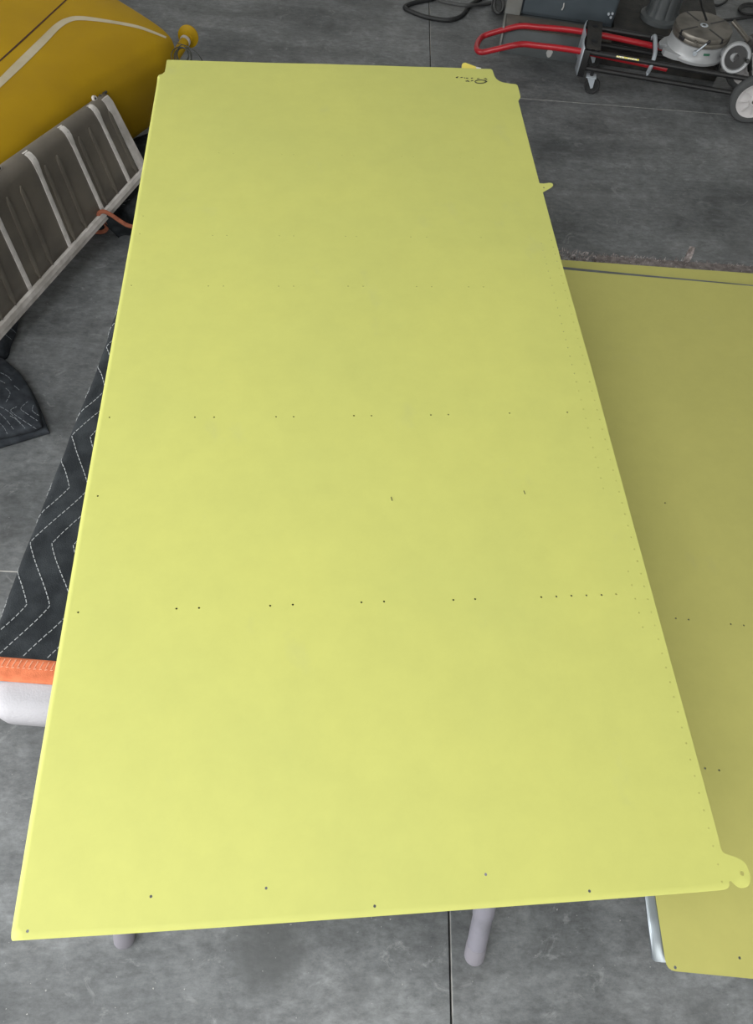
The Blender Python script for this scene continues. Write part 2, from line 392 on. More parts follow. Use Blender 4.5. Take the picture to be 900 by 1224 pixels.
for x, y in [(233, 499), (256, 499), (330, 498.3), (351, 498.3), (423, 497), (444, 497), (515, 496), (536, 495.6), (609, 494), (678, 493)]: holes_px.append((x, y, 2.0))
for x, y in [(211, 727.6), (238, 726.7), (323, 724), (350, 722.7), (432, 720), (459, 719), (542, 717), (568, 716), (647, 713.8), (665, 713), (683, 712), (701, 711.6), (719, 711), (736.4, 710.2)]: holes_px.append((x, y, 2.1))
for x in (249, 267, 333, 351, 416, 434, 498, 516, 560, 578): holes_px.append((x, 341.5 + (x - 249) * 0.004, 1.6))
for x in (254, 271, 334, 351, 413, 426, 491, 510, 575): holes_px.append((x, 281 + (x - 254) * 0.009, 1.5))
for x in (262, 279, 337, 351, 409, 423, 480, 494, 550, 565): holes_px.append((x, 183 + (x - 262) * 0.02, 1.4))
H1 = []
for x, y, r in holes_px:
    p = at(x, y, Z1); H1.append((p.x, p.y, r * 0.00105))
def column_holes(pa, pb, step, r, t0=0.0, t1=1.0, jit=0.0004):
    a, b = at(*pa, Z1), at(*pb, Z1); n = int(round((b - a).length / step))
    for i in range(n + 1):
        t = i / n
        if t0 <= t <= t1:
            p = a.lerp(b, t); H1.append((p.x + random.uniform(-jit, jit), p.y + random.uniform(-jit, jit), r))
column_holes((853, 1011), (657, 279), 0.0300, 0.00165)
column_holes((721, 584), (647, 291), 0.0290, 0.0015)
column_holes((768, 750), (751, 683), 0.0290, 0.0016)
for x, y in ((859, 1033), (863.8, 1053.6)):
    p = at(x, y, Z1); H1.append((p.x, p.y, 0.0018))
p = at(888, 1043.7, Z1); H1.append((p.x, p.y, 0.0042))
p = at(650, 224.6, Z1); H1.append((p.x, p.y, 0.003))
_R = Matrix.Rotation(-ANG1, 2); _o = V(out_w[0].xy)
LNL, LNR, LFL = [_R @ (p.xy - _o) for p in (nl, nr, fl_)]
cuts = (0.0025, 0.005, 0.008, 0.0112)
_lp = [_R @ (p.xy - _o) for p in out_w]
def interp(tab, x):
    tab = sorted(tab)
    if x <= tab[0][0]: return tab[0][1]
    for (a, fa), (b, fb_) in zip(tab, tab[1:]):
        if x <= b: return fa + (fb_ - fa) * (x - a) / max(1e-9, b - a)
    return tab[-1][1]
_left = [(p.y, p.x) for p in _lp[-8:-1]]; _near = [(p.x, p.y) for p in _lp[:9]]
xl = lambda y: interp(_left, y)
yn = lambda x: interp(_near, x)
_ymax = max(a for a, b in _left)
ext = [V((xl(y) + d, y)) for d in cuts for y in [LNL.y + 0.02 + (_ymax - LNL.y - 0.03) * i / 140 for i in range(141)]]
ext += [V((x, yn(x) + d)) for d in cuts for x in [LNL.x + 0.02 + (LNR.x - LNL.x - 0.04) * i / 70 for i in range(71)]]
bm, loc, o0 = sheet(out_w, H1, ANG1, extra=ext)
def z_main(x, y):
    dl = max(0.0, 0.011 - (x - xl(y))) / 0.011 if y < _ymax else 0.0; dn = max(0.0, 0.011 - (y - yn(x))) / 0.011
    z = -0.0042 * min(1.2, dl) ** 2 - 0.0022 * min(1.3, dn) ** 2
    z += 0.0016 * noise.noise(V((x * 2.6, y * 2.2, 3.1))) + 0.0006 * noise.noise(V((x * 6, y * 6, 7.7)))
    t = max(0.0, (0.42 - y) / 0.42); return z - 0.004 * t * t          # the overhanging end sags a little
skin = finish_sheet('aircraft_skin_panel', bm, o0, ANG1, Z1, M['primer'], z_main)
tag(skin, 'large pale yellow-green primed metal sheet lying on the blanket-covered table', 'metal sheet')
# felt-pen writing near the far right corner, seen upside down
def stroke(mb, pxs, r=0.0010, z=Z1 + 0.0011, closed=False):
    mb.tube([at(x, y, z) for x, y in pxs], r, 5, closed=closed)
ink = MB()
stroke(ink, [(574 + 6.3 * math.cos(a * math.pi / 8), 97.6 + 2.0 * math.sin(a * math.pi / 8)) for a in range(16)], 0.0016, closed=True)
for pl in ([(579.5, 99), (582, 97.5), (580, 96)], [(565.5, 96.6), (564, 96.2), (563, 97)], [(557, 97.3), (559, 96.2), (561, 97.4), (556.5, 96.6)],
           [(545, 92.6), (547.5, 91.6), (546, 93)], [(550.5, 92.6), (553, 92.4)], [(554.5, 93), (556, 93.2)], [(557, 93.3), (559.6, 93.6)],
           [(563, 93.6), (565, 93.2)], [(570, 94), (573, 94)], [(578.5, 94.6), (580, 93.6), (582, 94.8), (580.5, 95)]):
    stroke(ink, pl, 0.0013)
ink.build('marker_writing', M['ink'], skin)
# two short scratches
for a, b in (((467.5, 594), (468.5, 598.5)), ((626, 586.5), (627.5, 590.5))):
    sc_ = MB(); stroke(sc_, [a, b], 0.0008); sc_.build('scratch_mark', M['ink'], skin)

# second skin, lower and to the right, with a sheet below it and a bare sheet at the side
Z2 = 0.345
def rounded(poly, r, k=4):
    out = []; n = len(poly)
    for i in range(n):
        a, b, c = V(poly[i - 1]), V(poly[i]), V(poly[(i + 1) % n])
        u = (a - b).normalized(); w_ = (c - b).normalized()
        for j in range(k + 1):
            t = j / k; out.append(b + u * r * (1 - t) ** 2 + w_ * r * t ** 2)
    return out
c_nl, c_fl = at(797, 1160, Z2), at(668, 321.4, Z2); c_fr = at(900, 342, Z2); nrd = at(900, 1170, Z2)
ux = (nrd - c_nl).normalized(); fx = (c_fr - c_fl).normalized()
WB = 1.20
polyB = rounded([c_nl.xy, (c_nl + ux * WB).xy, (c_fl + fx * WB).xy, c_fl.xy], 0.02)
HB = []
for x, y, r in [(807, 1156.4, 2.2), (884, 1145, 2.0), (807.7, 739, 1.6), (823, 740.5, 1.6), (873.5, 746, 1.6), (889, 747.6, 1.6), (842.8, 918.4, 1.7), (859.6, 920.6, 1.7), (795, 601, 1.6)]:
    p = at(x, y, Z2); HB.append((p.x, p.y, r * 0.0016))
bm, loc, o0b = sheet(polyB, HB, 0.0, cell=0.09)
yf = loc(c_fl.xy).y; ylo = loc(c_nl.xy).y
def z_low(x, y):
    t = max(0.0, (y - (yf - 0.25)) / 0.25)
    return 0.0022 * noise.noise(V((x * 2.2, y * 2.2, 8.1))) + 0.010 * t * t * max(0.2, 1 - x / 1.0)     # far edge curls up a little
skin_b = finish_sheet('aircraft_skin_panel', bm, o0b, 0.0, Z2, M['primer_shaded'], z_low)
be = MB(); A_ = []
for i in range(31):
    t = i / 30; q = c_fl + fx * (0.004 + 1.19 * t); w_ = 0.0105 * (1 - t) ** 1.5 + 0.003; row = []
    for k in range(3):
        yy = q.y + 0.0008 - w_ * k / 2; row.append(V((q.x, yy, Z2 + z_low(q.x - o0b.x, yy - o0b.y) + 0.0010)))
    A_.append(row)
be.grid(A_).build('bare_edge', M['bare_grey'], skin_b)
tag(skin_b, 'shaded yellow primed metal sheet lying low at the right, beyond the table', 'metal sheet')
e0, e1 = at(675, 311, Z2 - 0.004), at(900, 327, Z2 - 0.004); ed = (e1 - e0).normalized(); e0 = e0 - ed * 0.03
polyC = rounded([(e0.x, e0.y - 0.55), (e0.x + WB, e0.y - 0.57), ((e0 + ed * WB).x, (e0 + ed * WB).y), (e0.x, e0.y)], 0.015)
bm, loc, o0c = sheet(polyC, [], 0.0, cell=0.2)
skin_c = finish_sheet('aircraft_skin_panel', bm, o0c, 0.0, Z2 - 0.004, M['primer_shaded'], lambda x, y: 0.0)
tag(skin_c, 'narrow yellow primed sheet edge showing between the shaded sheet and the carpet', 'metal sheet')
a0, a1 = at(772, 1075, Z2 - 0.003), at(780.5, 1150, Z2 - 0.003)
adir = (a0 - a1).normalized()
bm = bmesh.new()
rowsA = []
for i in range(14):
    t = i / 13; row = []
    y0a = a1 + adir * (1.15 * t)
    prof = [(-0.0, -0.006), (0.0008, -0.0035), (0.0025, -0.0015), (0.006, -0.0005), (0.020, 0), (0.06, 0), (0.20, 0), (0.45, 0)]
    for q, (dx, dz) in enumerate(prof):
        inset = 0.0
        if i == 0 and q < 4: inset = (0.010, 0.006, 0.003, 0.001)[q]
        row.append((y0a.x + dx, y0a.y + inset, Z2 - 0.0035 + dz))
    rowsA.append(row)
alu = MB().grid(rowsA)
alu_o = alu.build('aluminium_sheet', M['alu'], angle=80)
sm = alu_o.modifiers.new('thickness', 'SOLIDIFY'); sm.thickness = 0.0010; sm.offset = -1
tag(alu_o, 'bare shiny aluminium sheet peeking out under the left edge of the shaded sheet', 'metal sheet')

# low carpeted bench that carries the shaded sheet
bench = empty('carpeted_bench', (1.35, 1.4, 0), 'low bench covered in shaggy grey-brown carpet under the shaded sheet', 'bench')
cf0, cf1 = at(672, 306, 0.30), at(900, 325, 0.30); cdir = (cf1 - cf0).normalized()
CY = cf0.y + 0.0
MB().box((1.42, CY - 0.62, 0.285), (1.02, 1.22, 0.09), bevel=0.015).build('top', M['carpet'], bench)
for sx in (0.99, 1.85):
    for sy in (CY - 1.14, CY - 0.10):
        MB().box((sx, sy, 0.12), (0.09, 0.09, 0.242), bevel=0.004).build('leg', M['black_box'], bench)
tb = MB()
rr = random.Random(3)
for i in range(5200):
    s = rr.uniform(-0.30, 1.15); base = cf0 + cdir * s
    hh = rr.random()
    x, y, z = base.x, base.y - rr.uniform(0.0, 0.10), 0.325 - (0.20 * hh * hh if rr.random() < 0.6 else 0)
    if z < 0.31: y = base.y - 0.008 + rr.uniform(-.01, 0.0)
    d = V((rr.uniform(-1, 1), rr.uniform(-0.1, 1.2), rr.uniform(-0.3, 1.0))).normalized() * rr.uniform(0.008, 0.020)
    s_ = V((-d.y, d.x, rr.uniform(-.01, .01))).normalized() * rr.uniform(0.0012, 0.0028)
    if z + d.z > 0.336 and y + d.y < base.y - 0.015: d.z = -abs(d.z) * 0.3
    p = V((x, y, z)); b4 = [tb.bm.verts.new(p - s_), tb.bm.verts.new(p + s_), tb.bm.verts.new(p + d * 0.6 + s_ * 0.8 + V((0, 0, .002))), tb.bm.verts.new(p + d)]
    tb.bm.faces.new((b4[0], b4[1], b4[2])); tb.bm.faces.new((b4[0], b4[2], b4[3]))
tag(tb.build('carpet_pile', M['carpet_tuft'], bench, smooth=False), kind='stuff')
q = at(821, 312, 0.32)
MB().tube([q + V((-.004, -.02, -.03)), q + V((-.001, 0, .0)), q + V((.002, .012, .035)), q + V((.003, .02, .052))], [.013, .014, .013, .011], 8).build('rolled_carpet_corner', M['carpet_tuft'], bench)

# ------------------------------------------------------------------ table under the large sheet
TZ = 0.802
TX0, TX1, TY0, TY1 = -0.632, 0.45, 0.350, 2.30
T_PIV, T_ANG = V((-0.63, 1.2, 0)), math.radians(-1.9)
T_MAT = Matrix.Translation(T_PIV) @ Matrix.Rotation(T_ANG, 4, 'Z') @ Matrix.Translation(-T_PIV)
T_INV = T_MAT.inverted()
table = empty('folding_table', ((TX0 + TX1) / 2, (TY0 + TY1) / 2, 0), 'white plastic folding table with splayed grey tube legs under the large sheet', 'table')
def rr_poly(x0, x1, y0, y1, r, k=6):
    pts = []
    for cx, cy, a in ((x1 - r, y0 + r, -90), (x1 - r, y1 - r, 0), (x0 + r, y1 - r, 90), (x0 + r, y0 + r, 180)):
        for j in range(k + 1):
            t = math.radians(a + 90 * j / k); pts.append((cx + r * math.cos(t), cy + r * math.sin(t)))
    return pts
top = MB(); rings = []
for off, z in ((0.014, -0.060), (0.005, -0.058), (0.0, -0.051), (0.0, -0.028), (0.003, -0.018), (0.010, -0.009), (0.020, -0.003), (0.036, 0.0)):
    rings.append([(x, y, TZ + z) for x, y in rr_poly(TX0 + off, TX1 - off, TY0 + off, TY1 - off, 0.045 - off * 0.5)])
top.grid(rings, closed_u=True)
top.bm.verts.ensure_lookup_table(); n = len(rings[0])
top.bm.faces.new(top.bm.verts[:n][::-1]); top.bm.faces.new(top.bm.verts[-n:])
top.build('table_top', M['white_plastic'], table)
fr, fl2 = T_INV @ at(565, 1147, 0.0), T_INV @ at(150, 1127, 0.0)
legs = [(V((fr.x, fr.y + .01, 0)), V((fr.x - .005, 0.52, TZ - .05))), (V((fl2.x, fl2.y + .01, 0)), V((fl2.x + .015, 0.52, TZ - .05))),
        (V((0.36, 2.46, 0)), V((0.36, 2.14, TZ - .05))), (V((-0.50, 2.46, 0)), V((-0.49, 2.14, TZ - .05)))]
for a, b in legs:
    d = (b - a).normalized()
    foot = a + V((0, 0, 0.024))
    lg = MB().tube([foot + d * 0.03, foot + d * 0.16, foot + d * 0.161, b], [0.0250, 0.0250, 0.0270, 0.0270], 20).build('leg', M['leg_grey'], table)
    rad = 0.0262; pr = [(0, -0.022)] + [(rad * math.sin(math.radians(t)), -0.022 * math.cos(math.radians(t))) for t in (25, 45, 65, 80)] + [(rad, 0.004), (rad, 0.045), (rad - 0.001, 0.047)]
    MB().lathe(pr, foot, d, 20).build('foot_cap', M['foot'], lg)
for y in (0.52, 2.14):
    MB().tube([(-0.49, y, TZ - .072), (0.38, y, TZ - .072)], 0.012, 10).build('leg_crossbar', M['leg_grey'], table)

table.matrix_basis = T_MAT @ table.matrix_basis

# quilted blanket over the table
def quilt_pt(u, v, off=0.0):
    """u: distance across from the left hem, v: along the table; left part hangs over the table edge"""
    R_, xe, drop = 0.016, TX0 - 0.024 * max(0.0, min(1.0, (1.2 - v) / 0.6)), 0.30
    puff = 0.0022 * noise.noise(V((u * 14, v * 14, 1.3))) + 0.0022 * noise.noise(V((u * 5, v * 5, 4.4)))
    th = 0.006
    if u < drop:
        p = V((xe - th, v, TZ - R_ - (drop - u))); nrm = V((-1, 0, 0))
        p.x -= 0.03 * (1 - u / drop) * (0.5 + 0.5 * math.sin(v * 9))
    elif u < drop + R_ * math.pi / 2:
        a = (u - drop) / R_
        c = V((xe + R_, v, TZ - R_)); nrm = V((-math.cos(a), 0, math.sin(a))); p = c + nrm * (R_ + th)
    else:
        nrm = V((0, 0, 1)); w0 = u - drop - R_ * math.pi / 2; p = V((xe + R_ + w0 + (TX0 - xe) * min(1.0, w0 / 0.1), v, TZ + th))
    if p.x > -0.55 : puff *= 0.3
    return p + nrm * (off + puff)
DROP = 0.30; UARC = DROP + 0.016 * math.pi / 2
BY0, BY1 = 0.422, 2.29
us = [i * DROP / 8 for i in range(8)] + [DROP + (UARC - DROP) * i / 6 for i in range(7)] + [UARC + 0.014 * i for i in range(1, 9)] + [UARC + 0.112 + 0.05 * i for i in range(1, 20)]
vs_ = [BY0 + (BY1 - BY0) * i / 150 for i in range(151)]
bl = empty('moving_blanket', (-0.1, 1.5, TZ), 'black quilted moving blanket with white zigzag stitching spread over the table under the large sheet', 'blanket')
quilt = MB().grid([[quilt_pt(u, v) for u in us] for v in vs_]).build('quilt', M['blanket'], bl, angle=80)
sm = quilt.modifiers.new('thickness', 'SOLIDIFY'); sm.thickness = 0.005; sm.offset = -1
def u_of_x(x): return UARC + (x - (TX0 + 0.016))
def zigzag_x(v):
    ph = ((v - 0.573) / 0.281) % 1.0            # 0 at a right-hand corner, 0.5 at a left-hand corner
    t = ph / 0.5 if ph < 0.5 else (1 - ph) / 0.5
    t = t * t * (3 - 2 * t) * 0.25 + t * 0.75
    return -0.070 * t
st = MB()
k = -6
for k in range(-7, 6):
    v = BY0 + 0.045
    base = u_of_x(-0.592 + 0.0375 * k)
    while v < 1.75:
        uu = [base + zigzag_x(v + 0.0070 * q / 2) - 0.085 * 0 for q in range(3)]
        if 0.02 < min(uu) and max(uu) < UARC + 0.30:
            st.tube([quilt_pt(uu[q], v + 0.0070 * q / 2, 0.0006) for q in range(3)], 0.0009, 4)
        v += 0.0100
tag(st.build('zigzag_stitching', M['thread'], bl), kind='stuff')
# orange binding along the near hem
rows = []
for i in range(200):
    u = 0.0 + 0.85 * i / 199
    rows.append([quilt_pt(u, 0.4165, -0.004), quilt_pt(u, 0.4160, 0.002 + .0006 * noise.noise(V((u * 60, 0, 0)))), quilt_pt(u, 0.420, 0.0045 + .0009 * noise.noise(V((u * 45, 1, 0)))), quilt_pt(u, 0.430, 0.0050 + .0012 * noise.noise(V((u * 50, 2, 0)))),
                 quilt_pt(u, 0.441, 0.0036), quilt_pt(u, 0.452, 0.0048 + 0.0010 * math.sin(u * 700)), quilt_pt(u, 0.459, 0.0036), quilt_pt(u, 0.462, 0.0005)])
bd = MB().grid(rows).build('edge_binding', M['binding'], bl, angle=80)
zs = MB(); u = 0.01
while u < 0.45:
    zs.tube([quilt_pt(u, 0.4415, 0.0045), quilt_pt(u + 0.0042, 0.4425, 0.0045)], 0.0008, 4)
    zs.tube([quilt_pt(u + 0.001, 0.4435, 0.0052), quilt_pt(u + 0.004, 0.457, 0.0058)], 0.0008, 4); u += 0.0085
tag(zs.build('binding_stitches', M['orange_thread'], bd), kind='stuff')

bl.matrix_basis = T_MAT @ bl.matrix_basis

# yellow tag beyond the far edge of the large sheet
tg = empty('plastic_wedge', at(560, 80, 0.81), 'small bright yellow wedge with white tip at far edge of the large sheet', 'wedge')
ZT = 0.8130
wp = [at(x, y, ZT) for x, y in ((551.6, 84.5), (552.0, 77.6), (553.6, 76.0), (556.2, 75.6), (568.5, 80.2), (570, 84.5))]
MB().prism([(p.x, p.y) for p in wp], ZT - 0.006, ZT + 0.002).build('wedge_body', M['bright_yellow'], tg)
wp = [at(x, y, ZT) for x, y in ((568.5, 80.2), (574.8, 81.6), (575, 84.5), (570, 84.5))]
MB().prism([(p.x, p.y) for p in wp], ZT - 0.006, ZT + 0.0015).build('white_tip', M['white'], tg)

# ------------------------------------------------------------------ yellow wing-like body, flap and blankets at the left
FE = V((0.3245, 0.9459, 0)); FN = V((-0.9459, 0.3245, 0))
body = empty('aircraft_wing_section', (-1.6, 2.6, 0), 'worn yellow painted aircraft section with a cream stripe behind the ribbed flap', 'aircraft part')
endc = [(-2.05, 3.95, 0.02), (-1.60, 3.70, 0.004), (-1.22, 3.48, 0.006), (-1.06, 3.37, 0.07), (-0.965, 3.335, 0.18), (-0.905, 3.335, 0.30), (-0.868, 3.36, 0.40), (-0.868, 3.385, 0.452), (-0.90, 3.405, 0.490), (-1.00, 3.455, 0.525), (-1.235, 3.605, 0.555), (-1.6, 3.83, 0.575), (-2.05, 4.10, 0.57), (-2.5, 4.35, 0.5)]
sm_end = catmull(endc, 5)
rows = []
cen = V((-1.5, 3.65, 0.3))
for tt in range(26):
    s = -0.0 + 2.9 * (tt / 25.0)
    fac = min(1.0, s / 0.05)
    row = []
    for p in sm_end:
        q = p - FE * s
        q = q + FN * (0.11 * min(1.0, s / 0.45) ** 1.3 + 0.03 * (s / 2.9))
        q.z *= 1.0 + 0.10 * (s / 2.9)
        if tt == 0: q = q.lerp(cen - FE * 0.0, 0.010)
        row.append(q)
    rows.append(row)
    if tt == 0: rows.append([p - FE * 0.010 for p in sm_end])
wb = MB().grid(rows)
wb.bm.verts.ensure_lookup_table(); nn = len(sm_end)
wb.bm.faces.new(wb.bm.verts[:nn]); wb.bm.faces.new(wb.bm.verts[-nn:][::-1])
shell = wb.build('painted_shell', M['yellow'], body, angle=50)
bv = bvh_of(shell)
def hit(px, py, b=bv):
    h = b.ray_cast(CAM, ray(px, py)); return (h[0], h[1]) if h[0] is not None else (None, None)
def decal(name, left, right, m, parent, b, off=0.0012, k=8):
    L = catmull([(x, y, 0) for x, y in left], k); R_ = catmull([(x, y, 0) for x, y in right], k)
    rows = []
    for a, c in zip(L, R_):
        row = []
        for t in range(4):
            q = a.lerp(c, t / 3); h, nrm = hit(q.x, q.y, b)
            if h is None: row = None; break
            if nrm.dot(ray(q.x, q.y)) > 0: nrm = -nrm
            row.append(h + nrm * off)
        if row: rows.append(row)
    return MB().grid(rows).build(name, m, parent, angle=80)
decal('cream_stripe', [(-6, 99), (20, 73), (48, 46), (66, 29), (80, 21.5), (97, 19.5), (130, 24), (163, 30.2), (182, 36.8), (199, 44)],
      [(-6, 111), (26, 81), (54, 53), (70, 36), (82, 27.5), (97, 24.5), (130, 27.8), (162, 33.6), (181, 39.6), (198, 46)], M['cream'], body, bv)
decal('panel_seam', [(-6, 77), (30, 44), (60, 16.5), (80, -2)], [(-6, 79.5), (31, 46), (61, 18), (82, -1.5)], M['seam'], body, bv, 0.0008)
# stub tube with a flange at the end of the section
T0, T1 = V((-0.893, 3.35, 0.385)), at(225, 43.5, 0.405)
td = (T1 - T0).normalized()
stub = MB().tube([T0 - td * 0.03, T0, T1], 0.021, 18).build('stub_tube', M['yellow'], body)
fax = (td * 0.62 + ray(225, 43) * 0.75).normalized()
MB().lathe([(0.0, 0.012), (0.018, 0.012), (0.019, 0.004), (0.040, 0.006), (0.046, 0.004), (0.046, -0.004), (0.030, -0.010), (0.020, -0.022), (0, -0.022)], T1, fax, 28).build('flange', M['yellow'], stub)
MB().tube([T1 - td * 0.045 + V((0, 0, 0)), T1 - td * 0.030], 0.0235, 18).build('clamp_ring', M['edge_strip'], stub)

# coil of thin wire hanging by the stub
wc = MB(); rr = random.Random(5)
wire = empty('wire_coil', at(218, 66, 0.43), 'loose coil of thin dark wire hanging below the yellow flanged stub', 'wire')
for i in range(6):
    cx, cy = 217 + rr.uniform(-3, 4), 67 + rr.uniform(-1, 4); rx, ry = rr.uniform(6, 11), rr.uniform(9, 13); tl = rr.uniform(-0.5, -0.2)
    pts = []
    for k in range(28):
        a = 2 * math.pi * k / 28; dx, dy = rx * math.cos(a), ry * math.sin(a)
        pts.append(at(cx + dx * math.cos(tl) - dy * math.sin(tl), cy + dx * math.sin(tl) + dy * math.cos(tl), 0.475 + 0.012 * math.sin(a + i) + 0.004 * i))
    MB().tube(pts, 0.0018, 5, closed=True).build('wire_loop', M['wire'], wire)
MB().tube(catmull([at(213, 52, 0.46), at(225, 56, 0.47), at(236, 64, 0.46), at(243, 75, 0.42), at(246, 84, 0.36)], 5), 0.0018, 5).build('loose_end', M['wire'], wire)

# ribbed flap leaning on the yellow section
def flap_lo(s): return V((-1.3185, 1.9283, 0.15)) + FE * s
_t0, _t1 = V((-1.2009, 2.3884, 0.5515)), V((-1.0734, 2.9691, 0.4525))
_s0, _s1 = 0.4734, 1.0640
def flap_hi(s): return _t0.lerp(_t1, (s - _s0) / (_s1 - _s0))
def flap_n(s):
    c = flap_hi(s) - flap_lo(s); n_ = FE.cross(c).normalized()
    return n_ if n_.dot(CAM - flap_lo(s)) > 0 else -n_
def fp(s, t, off=0.0):
    """t: 0 at the trailing strip, 1 at the top; beyond 0.9 the nose rolls back"""
    a, b = flap_lo(s), flap_hi(s); n_ = flap_n(s)
    c = (b - a)
    if t <= 0.90: return a + c * t + n_ * off
    q = (t - 0.90) / 0.10; L = c.length * 0.10
    return a + c * 0.90 + c.normalized() * (L * math.sin(min(q, 1.6) * math.pi / 2)) - n_ * (L * 0.9 * (1 - math.cos(q * math.pi / 2))) + n_ * off * (1 - 0.3 * q)
flap = empty('control_surface_flap', flap_lo(0.4), 'dark ribbed metal flap with pale straps leaning against the yellow section', 'aircraft part')
SA, SB = -0.55, 1.075
ss = [SA + (SB - SA) * i / 40 for i in range(41)]
ts = [0, 0.2, 0.4, 0.6, 0.75, 0.85, 0.9, 0.925, 0.95, 0.975, 1.0, 1.03, 1.08, 1.15]
skin_f = MB().grid([[fp(s, t) for t in ts] for s in ss]).build('flap_skin', M['flap'], flap, angle=60)
sm = skin_f.modifiers.new('thickness', 'SOLIDIFY'); sm.thickness = 0.002; sm.offset = 0
def strip(name, s_of_t, wid_of_t, tvals, h, m, par):
    mb = MB(); A = []
    for t in tvals:
        s, w_ = s_of_t(t), wid_of_t(t)
        A.append([fp(s - w_, t, 0.0005), fp(s - w_, t, h), fp(s - w_ * 0.3, t, h * 1.25), fp(s + w_ * 0.3, t, h * 1.25), fp(s + w_, t, h), fp(s + w_, t, 0.0005)])
    mb.grid(A); mb.bm.verts.ensure_lookup_table()
    mb.bm.faces.new(mb.bm.verts[:6]); mb.bm.faces.new(mb.bm.verts[-6:][::-1])
    return mb.build(name, m, par)
def s_at(px, py):
    best = None
    for i in range(400):
        s = SA - 0.3 + 2.0 * i / 399; 
        for j in range(21):
            t = j / 20; p = fp(s, min(t, 0.9)) if t < 0.9 else fp(s, t)
            d = p - CAM; z = d.dot(CF); x = 450 + F_PX * d.dot(CR) / z; y = 612 - F_PX * d.dot(CU) / z
            e = (x - px) ** 2 + (y - py) ** 2
            if best is None or e < best[0]: best = (e, s, t)
    return best
straps = [((37, 188), (87, 301)), ((76, 154), (121, 250)), ((104, 126), (155, 218)), ((0, 268), (35, 345))]
for a, b in straps:
    _, sa, ta = s_at(*a); _, sb, tb_ = s_at(*b)
    f_ = lambda t, sa=sa, sb=sb, ta=ta, tb_=tb_: sb + (sa - sb) * (t - tb_) / max(0.05, ta - tb_)
    sp = strip('rib_strap', f_, lambda t: 0.0150 if t > 0.86 else (0.0125 if t > 0.80 else 0.0100), [0.03, 0.2, 0.4, 0.6, 0.74, 0.80, 0.83, 0.86, 0.9, 0.93, 0.96, 0.99], 0.005, M['strap'], flap)
    for t in (0.08, 0.93):
        MB().lathe([(0, .0025), (.002, .0022), (.0032, 0)], fp(f_(t), t, 0.0065), flap_n(0), 8).build('rivet', M['rivet'], sp)
# swaged beads between the straps
sset = sorted(s_at(*b)[1] for a, b in straps)
gap = (sset[-1] - sset[0]) / 3
for i in range(-3, 4):
    for fr_ in (0.34, 0.68):
        sb = sset[0] + gap * (i + fr_)
        if SA < sb < SB - 0.05:
            strip('pressed_bead', lambda t, sb=sb: sb + 0.02 * (t - 0.5) - 0.01, lambda t: 0.0100 if 0.12 < t < 0.8 else 0.002, [0.06, 0.13, 0.3, 0.5, 0.7, 0.79, 0.84], 0.0070, M['flap'], flap)
_, se0, _t = s_at(129, 113); _, se1, _t = s_at(170, 200)
strip('end_strap', lambda t: 1.046, lambda t: 0.026, [0.02, 0.2, 0.4, 0.6, 0.8, 0.9, 0.95, 1.0], 0.004, M['edge_strip'], flap)
# trailing edge channel
mb = MB(); A = []
for i in range(41):
    s = SA + (SB + 0.02 - SA) * i / 40
    A.append([fp(s, -0.062, -0.006), fp(s, -0.062, 0.008), fp(s, -0.012, 0.011), fp(s, -0.004, 0.016), fp(s, 0.045, 0.014), fp(s, 0.055, 0.004), fp(s, 0.045, -0.006)])
mb.grid(A, closed_u=True)
mb.bm.verts.ensure_lookup_table(); mb.bm.faces.new(mb.bm.verts[:7]); mb.bm.faces.new(mb.bm.verts[-7:][::-1])
te = mb.build('trailing_edge', M['edge_strip'], flap, angle=25)
for i in range(26):
    s = SA + 0.03 + i * 0.058
    if s < SB: MB().lathe([(0, .0022), (.002, .002), (.0032, 0)], fp(s, -0.03, 0.0075), flap_n(0), 8).build('rivet', M['rivet'], te)
for px, py in ((110, 116), (6, 207)):
    _, s, t = s_at(px, py)
    br = MB()
    br.lathe([(0, -0.005), (0.011, -0.005), (0.011, 0.005), (0, 0.005)], fp(s, 0.99, 0) + V((0, 0, 0.006)), flap_n(s), 16)
    bo = br.build('hinge_bracket', M['edge_strip'], flap)
    MB().lathe([(0, 0.002), (0.0045, 0.002), (0.0045, -0.002), (0, -0.002)], fp(s, 0.99, 0.006) + V((0, 0, 0.006)), flap_n(s), 12).build('bolt_hole', M['dark_steel'], bo)
for px, py in ((118, 113), (124, 112), (130, 111)):
    _, s, t = s_at(px, py)
    MB().box(fp(s, 0.99, 0) + V((0, 0, 0.000)), (0.010, 0.014, 0.008), rot=Matrix.Rotation(rr.uniform(-.5, .5), 3, 'Z'), bevel=0.003).build('torn_edge', M['dark_steel'], flap)

